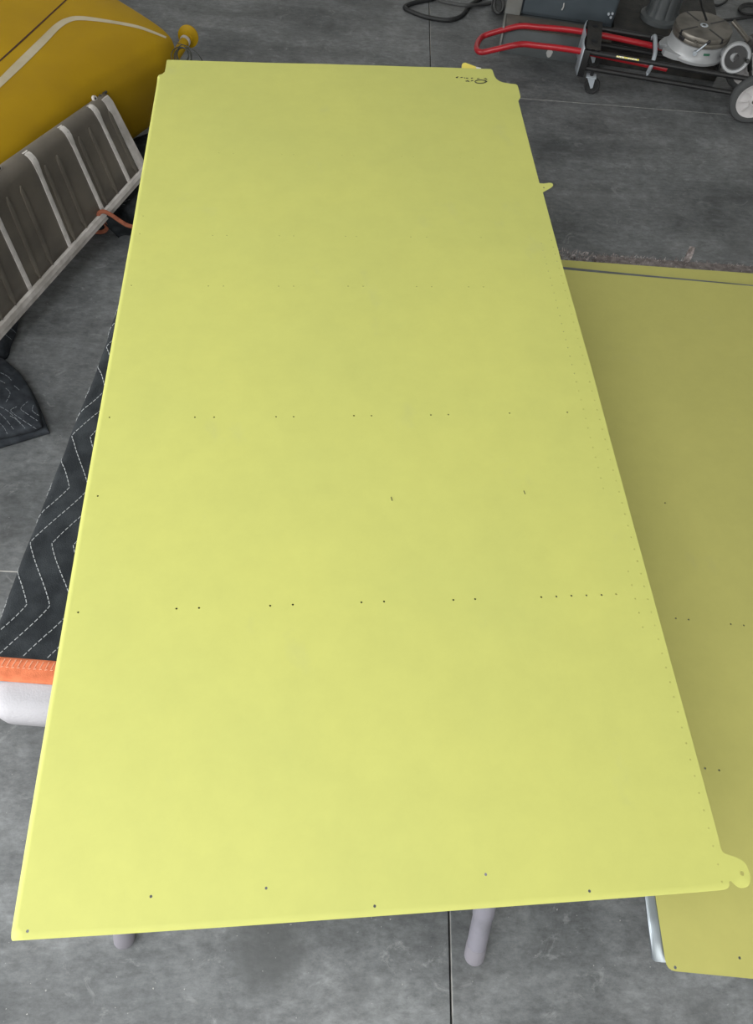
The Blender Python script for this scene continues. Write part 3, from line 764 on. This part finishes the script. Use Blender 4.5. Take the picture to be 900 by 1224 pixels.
# folded blanket on the floor
def lump(outline, prof, seed, amp=0.004):
    c = sum((V((p[0], p[1], 0)) for p in outline), V((0, 0, 0))) / len(outline)
    cl = [V((p[0], p[1], 0)) for p in outline]; cl = catmull(cl + [cl[0]], 5)[:-1]
    rows = []
    for sc, z in prof:
        row = []
        for p in cl:
            q = c + (p - c) * sc; n_ = noise.noise(V((q.x * 11, q.y * 11, seed))) * amp + noise.noise(V((q.x * 30, q.y * 30, seed + 4))) * amp * 0.5
            row.append(V((q.x, q.y, max(0.001, z + (n_ if z > 0.02 else 0)))))
        rows.append(row)
    mb = MB().grid(rows, closed_u=True); mb.bm.verts.ensure_lookup_table(); n = len(cl)
    mb.bm.faces.new(mb.bm.verts[-n:]); mb.bm.faces.new(mb.bm.verts[:n][::-1]); return mb
def stitches(pls, b, m, parent, name='stitching', r=0.0011, on=3, off_=2, k=10, lift=0.0008):
    mb = MB()
    for pl in pls:
        P = catmull([(x, y, 0) for x, y in pl], k); Q = []
        for q in P:
            h, nrm = hit(q.x, q.y, b)
            Q.append(h + (CAM - h).normalized() * lift if h is not None else None)
        i = 0
        while i < len(Q) - 1:
            seg = [q for q in Q[i:i + on + 1] if q is not None]
            if len(seg) > 1: mb.tube(seg, r, 4)
            i += on + off_ - 1
    return tag(mb.build(name, m, parent), kind='stuff')
fb = empty('folded_blanket', (-1.32, 1.72, 0), 'folded charcoal quilted blanket lying on the floor at the left edge', 'blanket')
f1 = [at(60, 519), at(46, 523), at(20, 531), at(0, 537), at(-45, 550), at(-70, 520), at(-66, 445), at(-40, 428), at(0, 436), at(20, 447), at(34, 461), at(46, 483), at(55, 505)]
prof = [(0.985, 0.0), (1.0, 0.004), (1.005, 0.012), (1.0, 0.02), (0.97, 0.024), (0.5, 0.028), (0.1, 0.03)]
q1 = lump(f1, prof, 2.0, 0.002).build('lower_fold', M['quilt_blue'], fb, angle=80)
dz = 0.027
f2 = [at(51, 512, dz), at(40, 517, dz), at(10, 524, dz), at(-20, 530, dz), at(-48, 536, dz), at(-69, 512, dz), at(-65, 445, dz), at(-40, 424, dz), at(0, 431, dz), at(16, 441, dz), at(30, 455, dz), at(42, 478, dz), at(50, 500, dz)]
prof2 = [(0.985, dz), (1.0, dz + 0.004), (1.006, dz + 0.013), (0.995, dz + 0.022), (0.96, dz + 0.028), (0.8, dz + 0.034), (0.55, dz + 0.04), (0.3, dz + 0.044), (0.1, dz + 0.046)]
q2 = lump(f2, prof2, 5.0, 0.006).build('upper_fold', M['quilt_blue'], fb, angle=80)
f3 = [at(24, 376), at(21, 395), at(14, 414), at(5, 432), at(-40, 436), at(-58, 420), at(-52, 370), at(-20, 340), at(16, 352)]
q3 = lump(f3, [(0.98, 0.0), (1.0, 0.01), (1.0, 0.035), (0.97, 0.055), (0.9, 0.066), (0.6, 0.072), (0.2, 0.072)], 9.0, 0.004).build('rear_fold', M['quilt_blue'], fb, angle=80)
b2 = bvh_of(q2); b3 = bvh_of(q3)
stitches([[(-4, 503), (4, 510), (9, 519)], [(-4, 491), (6, 500), (17, 514)], [(-4, 484), (9, 491), (22, 503), (30, 512)], [(12, 497), (19, 501), (25, 507)], [(20, 486), (13, 490), (17, 495), (30, 504), (44, 513)],
          [(33, 480), (25, 488), (30, 493), (45, 503)], [(40, 484), (39, 491), (47, 497)], [(17, 461), (23, 466)], [(7, 464), (12, 470), (7, 481)], [(-3, 444), (8, 449), (14, 455)], [(-3, 453), (6, 458)]], b2, M['thread_dim'], fb)
stitches([[(3, 397), (8, 401), (14, 406)], [(10, 390), (16, 395), (20, 399)]], b3, M['thread_dim'], fb)

# dark blanket with rust-coloured binding under the far end of the flap
ub = empty('draped_blanket', at(140, 255), 'dark blanket with a curling rust-orange binding heaped under the far end of the flap', 'blanket')
f4 = [at(112, 278), at(122, 279), at(129, 272), at(148, 268), at(175, 276), at(215, 250), at(230, 200), at(200, 170), at(150, 190), at(120, 225), at(108, 255)]
q4 = lump(f4, [(0.97, 0.0), (0.985, 0.02), (0.985, 0.05), (0.95, 0.075), (0.85, 0.085), (0.5, 0.09), (0.1, 0.09)], 12.0, 0.006).build('quilt', M['blanket'], ub, angle=80)
zb = 0.088
path = catmull([at(112, 277, .02), at(119, 277.5, .03), at(125, 276, .05), at(127.5, 271.5, .08), at(124, 265, .12), at(118, 258.5, .165), at(118.5, 254.5, .175), at(124, 252.8, .175), at(133, 257, .16), at(144, 264.5, .13), at(153, 269.5, .11), at(166, 273, .09)], 6)
MB().grid([[p, p.lerp(V((p.x + 0.02, p.y + 0.05, 0.03)), 0.5), V((p.x + 0.03, p.y + 0.07, 0.004))] for p in path[14:]]).build('hem', M['blanket'], ub, angle=80)
rows = []
for i, p in enumerate(path):
    t = (path[min(i + 1, len(path) - 1)] - path[max(i - 1, 0)]).normalized()
    side = t.cross((CAM - p).normalized()).normalized() * 0.0085; n_ = side.cross(t).normalized() * 0.005
    if n_.dot(CAM - p) < 0: n_ = -n_
    rows.append([p - side, p - side * 0.7 + n_, p + side * 0.7 + n_, p + side, p - n_])
rb = MB().grid(rows, closed_u=True); rb.bm.verts.ensure_lookup_table(); rb.bm.faces.new(rb.bm.verts[:5]); rb.bm.faces.new(rb.bm.verts[-5:][::-1])
rb.build('edge_binding', M['binding_dull'], ub, angle=70)
stitches([[(130, 250), (140, 244), (150, 245)], [(138, 236), (146, 241), (156, 238)]], bvh_of(q4), M['thread_dim'], ub, r=0.0008)

# ------------------------------------------------------------------ hand cart with red handle
CA = V((1.217, 4.10, 0)); CD = V((0.986, -0.165, 0)).normalized(); CP = V((-CD.y, CD.x, 0)); CROT = Matrix((CD, CP, (0, 0, 1))).transposed()
def L3(u, v, z, A=CA, D=CD, P_=CP): return A + D * u + P_ * v + V((0, 0, z))
cart = empty('hand_cart', CA, 'black tube hand cart lying flat on wheels with a red pull-out handle', 'cart')
ZR, ZL = 0.205, 0.125
for v, z in ((0.0, ZR), (0.0, ZL), (0.27, ZR), (0.27, ZL)):
    ra = MB().tube([L3(-0.10, v, z), L3(0.80, v, z)], 0.0125, 12).build('frame_rail', M['black'], cart)
    if v == 0.0 and z == ZR:
        n0 = (CAM - L3(0.1, v, z)).normalized()
        rows = []
        for i in range(9):
            u = 0.075 + 0.12 * i / 8; c = L3(u, v, z); row = []
            for a in (-0.5, -0.25, 0, 0.25, 0.5):
                d = (n0 * math.cos(a) + V((0, 0, 1)).cross(CD).normalized() * -math.sin(a)); d = (d - CD * d.dot(CD)).normalized(); row.append(c + d * 0.0131)
            rows.append(row)
        MB().grid(rows).build('warning_sticker', M['sticker'], ra)
for u in (0.28, 0.62):
    MB().tube([L3(u, 0.0, ZR), L3(u, 0.27, ZR)], 0.010, 10).build('frame_crossbar', M['black'], cart)
MB().box(L3(-0.052, 0.145, ZR + 0.020), (0.080, 0.30, 0.006), CROT, bevel=0.002).build('end_plate', M['black_box'], cart)
for v in (-0.022, 0.284):
    MB().box(L3(-0.080, v, 0.155), (0.034, 0.006, 0.135), CROT, bevel=0.002).build('side_plate', M['black'], cart)
rows = []
for i in range(13):
    t = i / 12; v = -0.025 + 0.305 * t; b_ = 0.012 * math.sin(math.pi * ((t * 2) % 1.0)); rows.append([L3(-0.100 - b_, v, 0.092), L3(-0.100 - b_, v, ZR + 0.024), L3(-0.096 - b_ * .6, v, ZR + 0.026)])
fp_ = MB().grid(rows).build('handle_guide_plate', M['zinc'], cart)
sm = fp_.modifiers.new('thickness', 'SOLIDIFY'); sm.thickness = 0.003
for v in (0.07, 0.23):
    MB().lathe([(0, .002), (.016, .002), (.016, -.002), (0, -.002)], L3(-0.05, v, ZR + 0.0235), (0, 0, 1), 14).build('plate_hole', M['black'], cart)
hp = [L3(0.36, 0.035, 0.172), L3(-0.10, 0.035, 0.186), at(640, 54.3, 0.170), at(625, 52.8, 0.166), at(610, 55, 0.155), at(582, 61.5, 0.100), at(574, 62.2, 0.092), at(570, 59, 0.088), at(570.5, 53, 0.083), at(574, 46.5, 0.076),
      at(582, 41.5, 0.085), at(612, 33, 0.140), at(625, 31.2, 0.158), at(640, 32.2, 0.165), L3(-0.10, 0.245, 0.186), L3(0.36, 0.245, 0.172)]
MB().tube(catmull(hp, 5), 0.0150, 14).build('pull_handle', M['red'], cart)
mb = MB(); mb.tube(catmull([L3(0.27, 0.03, 0.14), L3(0.27, 0.0, 0.20), L3(0.275, 0.06, 0.228), L3(0.275, 0.145, 0.232), L3(0.275, 0.23, 0.228), L3(0.27, 0.27, 0.20)], 5), 0.011, 10)
mb.build('slide_bracket', M['zinc'], cart)
MB().tube([L3(0.27, 0.025, 0.150), L3(0.27, 0.012, 0.105)], [0.008, 0.004], 8).build('lock_pin', M['zinc'], cart)
# casters
for v in (0.0, 0.27):
    cs = MB().box(L3(-0.02, v, 0.090), (0.055, 0.05, 0.006), CROT, bevel=0.002).build('caster_mount', M['zinc'], cart)
    MB().tube([L3(-0.02, v, 0.085), L3(-0.02, v, 0.125)], 0.010, 10).build('caster_stem', M['black'], cs)
    for dv in (-0.020, 0.020):
        mb = MB(); A = [L3(-0.040, v + dv, 0.087), L3(0.002, v + dv, 0.087), L3(0.004, v + dv, 0.040), L3(-0.006, v + dv, 0.034)]
        vs2 = [mb.bm.verts.new(p + CP * o_) for o_ in (-0.0015, 0.0015) for p in A]
        mb.bm.faces.new(vs2[:4]); mb.bm.faces.new(vs2[4:][::-1])
        for k in range(4): mb.bm.faces.new((vs2[k], vs2[(k + 1) % 4], vs2[4 + (k + 1) % 4], vs2[4 + k]))
        mb.build('caster_fork', M['zinc'], cs, smooth=False)
    MB().lathe([(0, -.013), (.012, -.013), (.013, -.009), (.030, -.009), (.034, -.013), (.040, -.011), (.042, -.004), (.042, .004), (.040, .011), (.034, .013), (.030, .009), (.013, .009), (.012, .013), (0, .013)], L3(0.0, v, 0.042), CP, 28).build('caster_wheel', M['rubber'], cs)
# big wheels
WR = 0.122
for v in (-0.02, 0.305):
    c = L3(0.845, v, WR)
    tw = MB().lathe([(0.088, -.024), (0.100, -.027), (0.114, -.024), (0.121, -.014), (WR, 0), (0.121, .014), (0.114, .024), (0.100, .027), (0.088, .024), (0.088, -.024)], c, CP, 48).build('wheel', M['tyre'], cart)
    MB().lathe([(0, -.016), (0.060, -.014), (0.075, -.017), (0.080, -.022), (0.0885, -.024), (0.0885, .024), (0.080, .022), (0.075, .014), (0, .014)], c, CP, 40).build('wheel_disc', M['hub_white'], tw)
    for k in range(8):
        a = 2 * math.pi * (k + 0.3) / 8; d = CD * math.cos(a) + V((0, 0, 1)) * math.sin(a); t = CD * -math.sin(a) + V((0, 0, 1)) * math.cos(a)
        rm = Matrix((d, CP, t)).transposed()
        MB().box(c + d * 0.052 - CP * 0.018, (0.044, 0.012, 0.0035), rm).build('spoke_rib', M['hub_white'], tw)
    MB().lathe([(0.012, -.030), (0.020, -.030), (0.023, -.026), (0.025, -.012), (0.012, -.012)], c, CP, 24).build('hub_ring', M['hub_white'], tw)
    MB().lathe([(0, -.034), (0.008, -.033), (0.013, -.029), (0.013, -.01), (0, -.01)], c, CP, 16).build('axle_nut', M['steel'], tw)
MB().tube([L3(0.845, -0.03, WR), L3(0.845, 0.315, WR)], 0.008, 10).build('axle', M['dark_steel'], cart)
for v in (0.0, 0.27):
    MB().tube([L3(0.80, v, ZR), L3(0.845, v, WR)], 0.0125, 10).build('axle_arm', M['black'], cart)

# ------------------------------------------------------------------ rotary table resting on the cart rails
rc = at(842, 29.5, 0.350); rc = V((rc.x, rc.y, 0))
rot = empty('rotary_table', rc + V((0, 0, 0.218)), 'silver-grey machinist rotary table with slotted disc and handwheel on the cart', 'rotary table')
MB().lathe([(0, .2195), (.150, .2195), (.160, .223), (.162, .236), (.156, .243), (.150, .26), (.146, .296), (.138, .302), (0, .302)], rc, (0, 0, 1), 48).build('base_casting', M['silver'], rot)
fl_d = (at(792, 46, 0.25) - at(842, 46, 0.25)); fl_d.z = 0; fl_d.normalize(); fp2 = V((-fl_d.y, fl_d.x, 0)); frot = Matrix((fl_d, fp2, (0, 0, 1))).transposed()
poly = [rc + fl_d * a + fp2 * b for a, b in ((0.06, -0.125), (0.150, -0.085), (0.190, -0.045), (0.190, -0.016), (0.165, -0.014), (0.165, 0.014), (0.190, 0.016), (0.190, 0.045), (0.150, 0.085), (0.06, 0.125))]
MB().prism([(p.x, p.y) for p in poly], 0.220, 0.247).build('clamp_foot', M['silver'], rot)
disc = MB().lathe([(0, .300), (.140, .300), (.150, .304), (.151, .318), (.149, .322), (.150, .326), (.150, .342), (.146, .3475), (0, .3475)], rc, (0, 0, 1), 56).build('slotted_disc', M['steel'], rot)
for k in range(4):
    a = math.radians(-62 + 90 * k); d = V((math.cos(a), math.sin(a), 0)); rm = Matrix.Rotation(a, 3, 'Z')
    MB().box(rc + d * 0.097 + V((0, 0, 0.3405)), (0.107, 0.011, 0.0150), rm).build('slot', M['black'], disc)
    MB().box(rc + d * 0.142 + V((0, 0, 0.330)), (0.018, 0.019, 0.008), rm).build('slot', M['black'], disc)
MB().lathe([(.010, .349), (.020, .349), (.021, .347), (.010, .347)], rc, (0, 0, 1), 20).build('bore_ring', M['zinc'], disc)
def on_base(px, py):
    d = ray(px, py); # nearest point of the casting wall along the ray
    o = CAM - rc; a = d.x ** 2 + d.y ** 2; b = 2 * (o.x * d.x + o.y * d.y); c = o.x ** 2 + o.y ** 2 - 0.149 ** 2
    t = (-b - math.sqrt(max(0, b * b - 4 * a * c))) / (2 * a); p = CAM + d * t; n_ = p - rc; n_.z = 0; return p, n_.normalized()
for (px, py), (w_, h_), m_, nm in (((815, 45), (0.036, 0.020), 'black', 'scale_window'), ((844.5, 65.5), (0.032, 0.009), 'green_badge', 'maker_badge')):
    p, n_ = on_base(px, py); t = V((-n_.y, n_.x, 0)); rm = Matrix((t, n_, (0, 0, 1))).transposed()
    MB().box(p, (w_, 0.008, h_), rm, bevel=0.001).build(nm, M[m_], rot)
p0, n_ = on_base(831, 62); p1 = at(847, 50.5, p0.z + 0.055)
lv = MB().tube([p0 + n_ * 0.014, p1 + n_ * 0.0], 0.0045, 10).build('lock_lever', M['zinc'], rot)
MB().lathe([(0, -.012), (.008, -.012), (.011, -.008), (.011, .012), (0, .014)], p0 + n_ * 0.010, n_, 14).build('lever_pivot', M['zinc'], lv)
MB().lathe([(0, -.014), (.006, -.012), (.008, 0), (.006, .010), (0, .012)], p1, (p1 - p0), 12).build('lever_knob', M['black'], lv)
p, n_ = on_base(833.5, 50)
for k, dx in enumerate((-0.010, 0.006)):
    MB().lathe([(0, .010), (.006, .009), (.007, 0), (0, 0)], p + V((dx, 0, -0.006 * k)), n_, 12).build('lock_screw', M['steel'], rot)
hw = at(879.5, 69, 0.285); hax = (CAM - hw); hax = (V((-0.25, -0.85, 0)).normalized() + V((0, 0, 0.30))).normalized()
hs = MB().tube([rc + V((0.09, -0.05, 0.262)), hw], 0.022, 16).build('worm_housing', M['silver'], rot)
wheel_h = MB().lathe([(.050, -.012), (.066, -.014), (.072, -.008), (.072, .008), (.067, .014), (.056, .012), (.052, .002), (.050, -.012)], hw, hax, 44).build('handwheel', M['silver'], rot)
MB().lathe([(0, .010), (.012, .010), (.014, .003), (.052, .001), (.052, -.006), (0, -.006)], hw, hax, 36).build('wheel_web', M['black'], wheel_h)
hx = hax.cross(V((0, 0, 1))).normalized() * -1; hy = hax.cross(hx)
sgn = 1 if hx.dot(CR) > 0 else -1
kp = hw + hx * sgn * 0.058 + hax * 0.012
MB().lathe([(0, 0), (.009, 0), (.010, .008), (.008, .026), (0, .028)], kp, hax, 14).build('crank_knob', M['black'], wheel_h)
g0, g1 = at(876, 25, 0.352), at(895, 49, 0.300)
gd = (g1 - g0).normalized(); gs = V((0, 0, 1)).cross(gd).normalized(); gu = gd.cross(gs); rm = Matrix((gd, gs, gu)).transposed()
ab = MB().box((g0 + g1) / 2, ((g1 - g0).length, 0.030, 0.012), rm, bevel=0.002).build('tailstock_arm', M['steel'], rot)
MB().box(g1 + V((0.02, 0.03, -0.03)), (0.05, 0.05, 0.09), rm, bevel=0.003).build('arm_block', M['dark_steel'], ab)

# ------------------------------------------------------------------ slate cabinet, black machine base with column
KA = at(597, 66, 0); KD = V((0.991, -0.13, 0)).normalized(); KP = V((-KD.y, KD.x, 0)); KROT = Matrix((KD, KP, (0, 0, 1))).transposed()
def K3(u, v, z): return KA + KD * u + KP * v + V((0, 0, z))
def kbox(name, u0, u1, v0, v1, z0, z1, m, par, bev=0.003):
    return MB().box(K3((u0 + u1) / 2, (v0 + v1) / 2, (z0 + z1) / 2), (u1 - u0, v1 - v0, z1 - z0), KROT, bevel=bev).build(name, M[m], par)
cab = empty('steel_cabinet', K3(0.3, 0.3, 0), 'slate-grey steel machine cabinet standing behind the red cart handle', 'cabinet')
kbox('plinth', 0.0, 0.52, 0.032, 0.50, 0.0, 0.135, 'plinth', cab)
kbox('ledge', 0.0, 0.60, 0.027, 0.17, 0.136, 0.142, 'brown_ledge', cab, 0.001)
kbox('cabinet_body', 0.03, 0.60, 0.19, 0.62, 0.143, 0.85, 'slate', cab)
kbox('front_panel', 0.085, 0.59, 0.176, 0.189, 0.160, 0.83, 'slate', cab)
kbox('side_stile', -0.012, 0.075, 0.165, 0.188, 0.143, 0.86, 'slate_grey', cab)
kbox('side_stile', -0.012, -0.001, 0.02, 0.16, 0.0, 0.145, 'slate_grey', cab, 0.001)
pp = at_y(656.5, 66.5, 4.39)
mb = MB(); pts = []
for k in range(16):
    a = 2 * math.pi * k / 16; pts.append(K3(0, 0, 0) * 0 + V((0.019 * math.cos(a) * (1.0 if math.sin(a) > 0 else 0.8), 0, 0.022 * math.sin(a))))
uc = (pp - KA).dot(KD); c0 = K3(uc, 0.0315, 0.034); A_ = [mb.bm.verts.new(c0 + KD * p.x + V((0, 0, p.z))) for p in pts]; B_ = [mb.bm.verts.new(c0 - KP * 0.002 + KD * p.x + V((0, 0, p.z))) for p in pts]
mb.bm.faces.new(B_); mb.bm.faces.new(A_[::-1])
for k in range(16): mb.bm.faces.new((A_[k], A_[(k + 1) % 16], B_[(k + 1) % 16], B_[k]))
mb.build('pale_patch', M['pale_spot'], cab)
MB().box(K3(0.085, 0.085, 0.143), (0.022, 0.010, 0.002), KROT).build('ledge_slot', M['black'], cab)
for px, py in ((727.5, 16), (732, 15.5), (730, 20)):
    d = ray(px, py); t = ((K3(0, 0.175, 0) - CAM).dot(KP)) / d.dot(KP); p = CAM + d * t
    MB().lathe([(0, .016), (.006, .014), (.008, .006), (.006, 0), (0, 0)], p, -KP, 12).build('latch_knob', M['zinc'], cab)
MB().tube([K3(0.30, 0.172, 0.20), K3(0.305, 0.171, 0.215), K3(0.303, 0.172, 0.235)], 0.004, 6).build('hanging_tie', M['pale_spot'], cab)

base = empty('cast_iron_pedestal', K3(0.85, 0.4, 0), 'black cast-iron machine base with a dark grey fluted column beside the cabinet', 'machine')
kbox('base_block', 0.53, 1.245, 0.06, 0.80, 0.0, 0.120, 'black_box', base, 0.006)
kbox('base_plate', 0.615, 1.20, 0.08, 0.76, 0.121, 0.140, 'black_box', base, 0.004)
kbox('base_rim', 0.625, 1.19, 0.10, 0.13, 0.141, 0.155, 'black_box', base, 0.003)
cc = at(791, 27, 0.145); cc = V((cc.x, cc.y + 0.055, 0))
mb = MB(); rows = []
for r_, z in ((0.118, 0.141), (0.117, 0.160), (0.098, 0.172), (0.090, 0.20), (0.084, 0.40), (0.079, 0.70), (0.077, 0.95)):
    row = []
    for k in range(64):
        a = 2 * math.pi * k / 64; fl_a = 0.0 if z < 0.165 else 0.09 * max(0, math.cos(8 * a)) ** 3
        row.append(cc + V((r_ * (1 - fl_a) * math.cos(a), r_ * (1 - fl_a) * math.sin(a), z)))
    rows.append(row)
mb.grid(rows, closed_u=True); mb.bm.verts.ensure_lookup_table(); mb.bm.faces.new(mb.bm.verts[:64][::-1]); mb.bm.faces.new(mb.bm.verts[-64:])
mb.build('fluted_column', M['column'], base, angle=35)

# ------------------------------------------------------------------ hoses and cables on the floor
def hose(name, pxs, r, m, label, cat, zs=None):
    pts = [at(x, y, (zs[i] if zs else r)) for i, (x, y) in enumerate(pxs)]
    o = MB().tube(catmull(pts, 7), r, 9).build(name, M[m]); return tag(o, label, cat)
hose('air_hose', [(540, -14), (518, -2), (500, 2), (487, 6), (484, 9.5), (494, 15), (512, 21), (534, 24), (548, 21), (555.5, 15), (560, 8), (570, 1), (584, -8)], 0.0125, 'cable', 'thick black hose lying in a loop across the floor joint', 'hose')
hose('power_cable', [(516, -4), (528, 1.5), (545, 5), (560, 6.5), (574, 5.5), (588, 3)], 0.010, 'cable_grey', 'grey cable crossing over the thick black hose loop', 'cable', [.02, .036, .040, .040, .014, .010])
coil = empty('cable_coil', at(594, 6), 'small bundle of dark cable loops between the hose and the cabinet', 'cable')
for i in range(5):
    cx, cy, rx, ry = 595 + (i % 3) * 1.0, 3 + i * 0.9, 5.5 + (i % 2) * 1.5, 13 - i
    MB().tube([at(cx + rx * math.cos(2 * math.pi * k / 24), cy + ry * math.sin(2 * math.pi * k / 24), 0.008 + 0.012 * i) for k in range(24)], 0.0062, 7, closed=True).build('cable_loop', M['cable' if i % 2 else 'cable_grey'], coil)
hose('thin_black_cord', [(836, -12), (838, 4), (841, 14), (844.5, 24)], 0.0055, 'cable', 'thin black cord rising from the slotted disc of the rotary table', 'cable', [.60, .48, .41, .357])
hose('loop_cord', [(840, -8), (847, 2), (856, 6.3), (865, 3.5), (874, -6)], 0.0065, 'cable', 'black cord in a hanging curve behind the rotary table', 'cable')
c2 = empty('cord_coil', at(894, 12), 'coiled black cord on the floor at the upper right corner', 'cable')
for i in range(3):
    MB().tube([at(896 + (13 - i) * math.cos(2 * math.pi * k / 26), 10.5 + i * 0.8 + (6.5 - i * 0.8) * math.sin(2 * math.pi * k / 26), 0.008 + 0.011 * i) for k in range(26)], 0.0062, 7, closed=True).build('cord_loop', M['cable'], c2)
hose('floor_cord', [(846, 22), (862, 24), (880, 22.5), (900, 20), (930, 17)], 0.0075, 'cable', 'black cord lying straight along the floor behind the rotary table', 'cable')
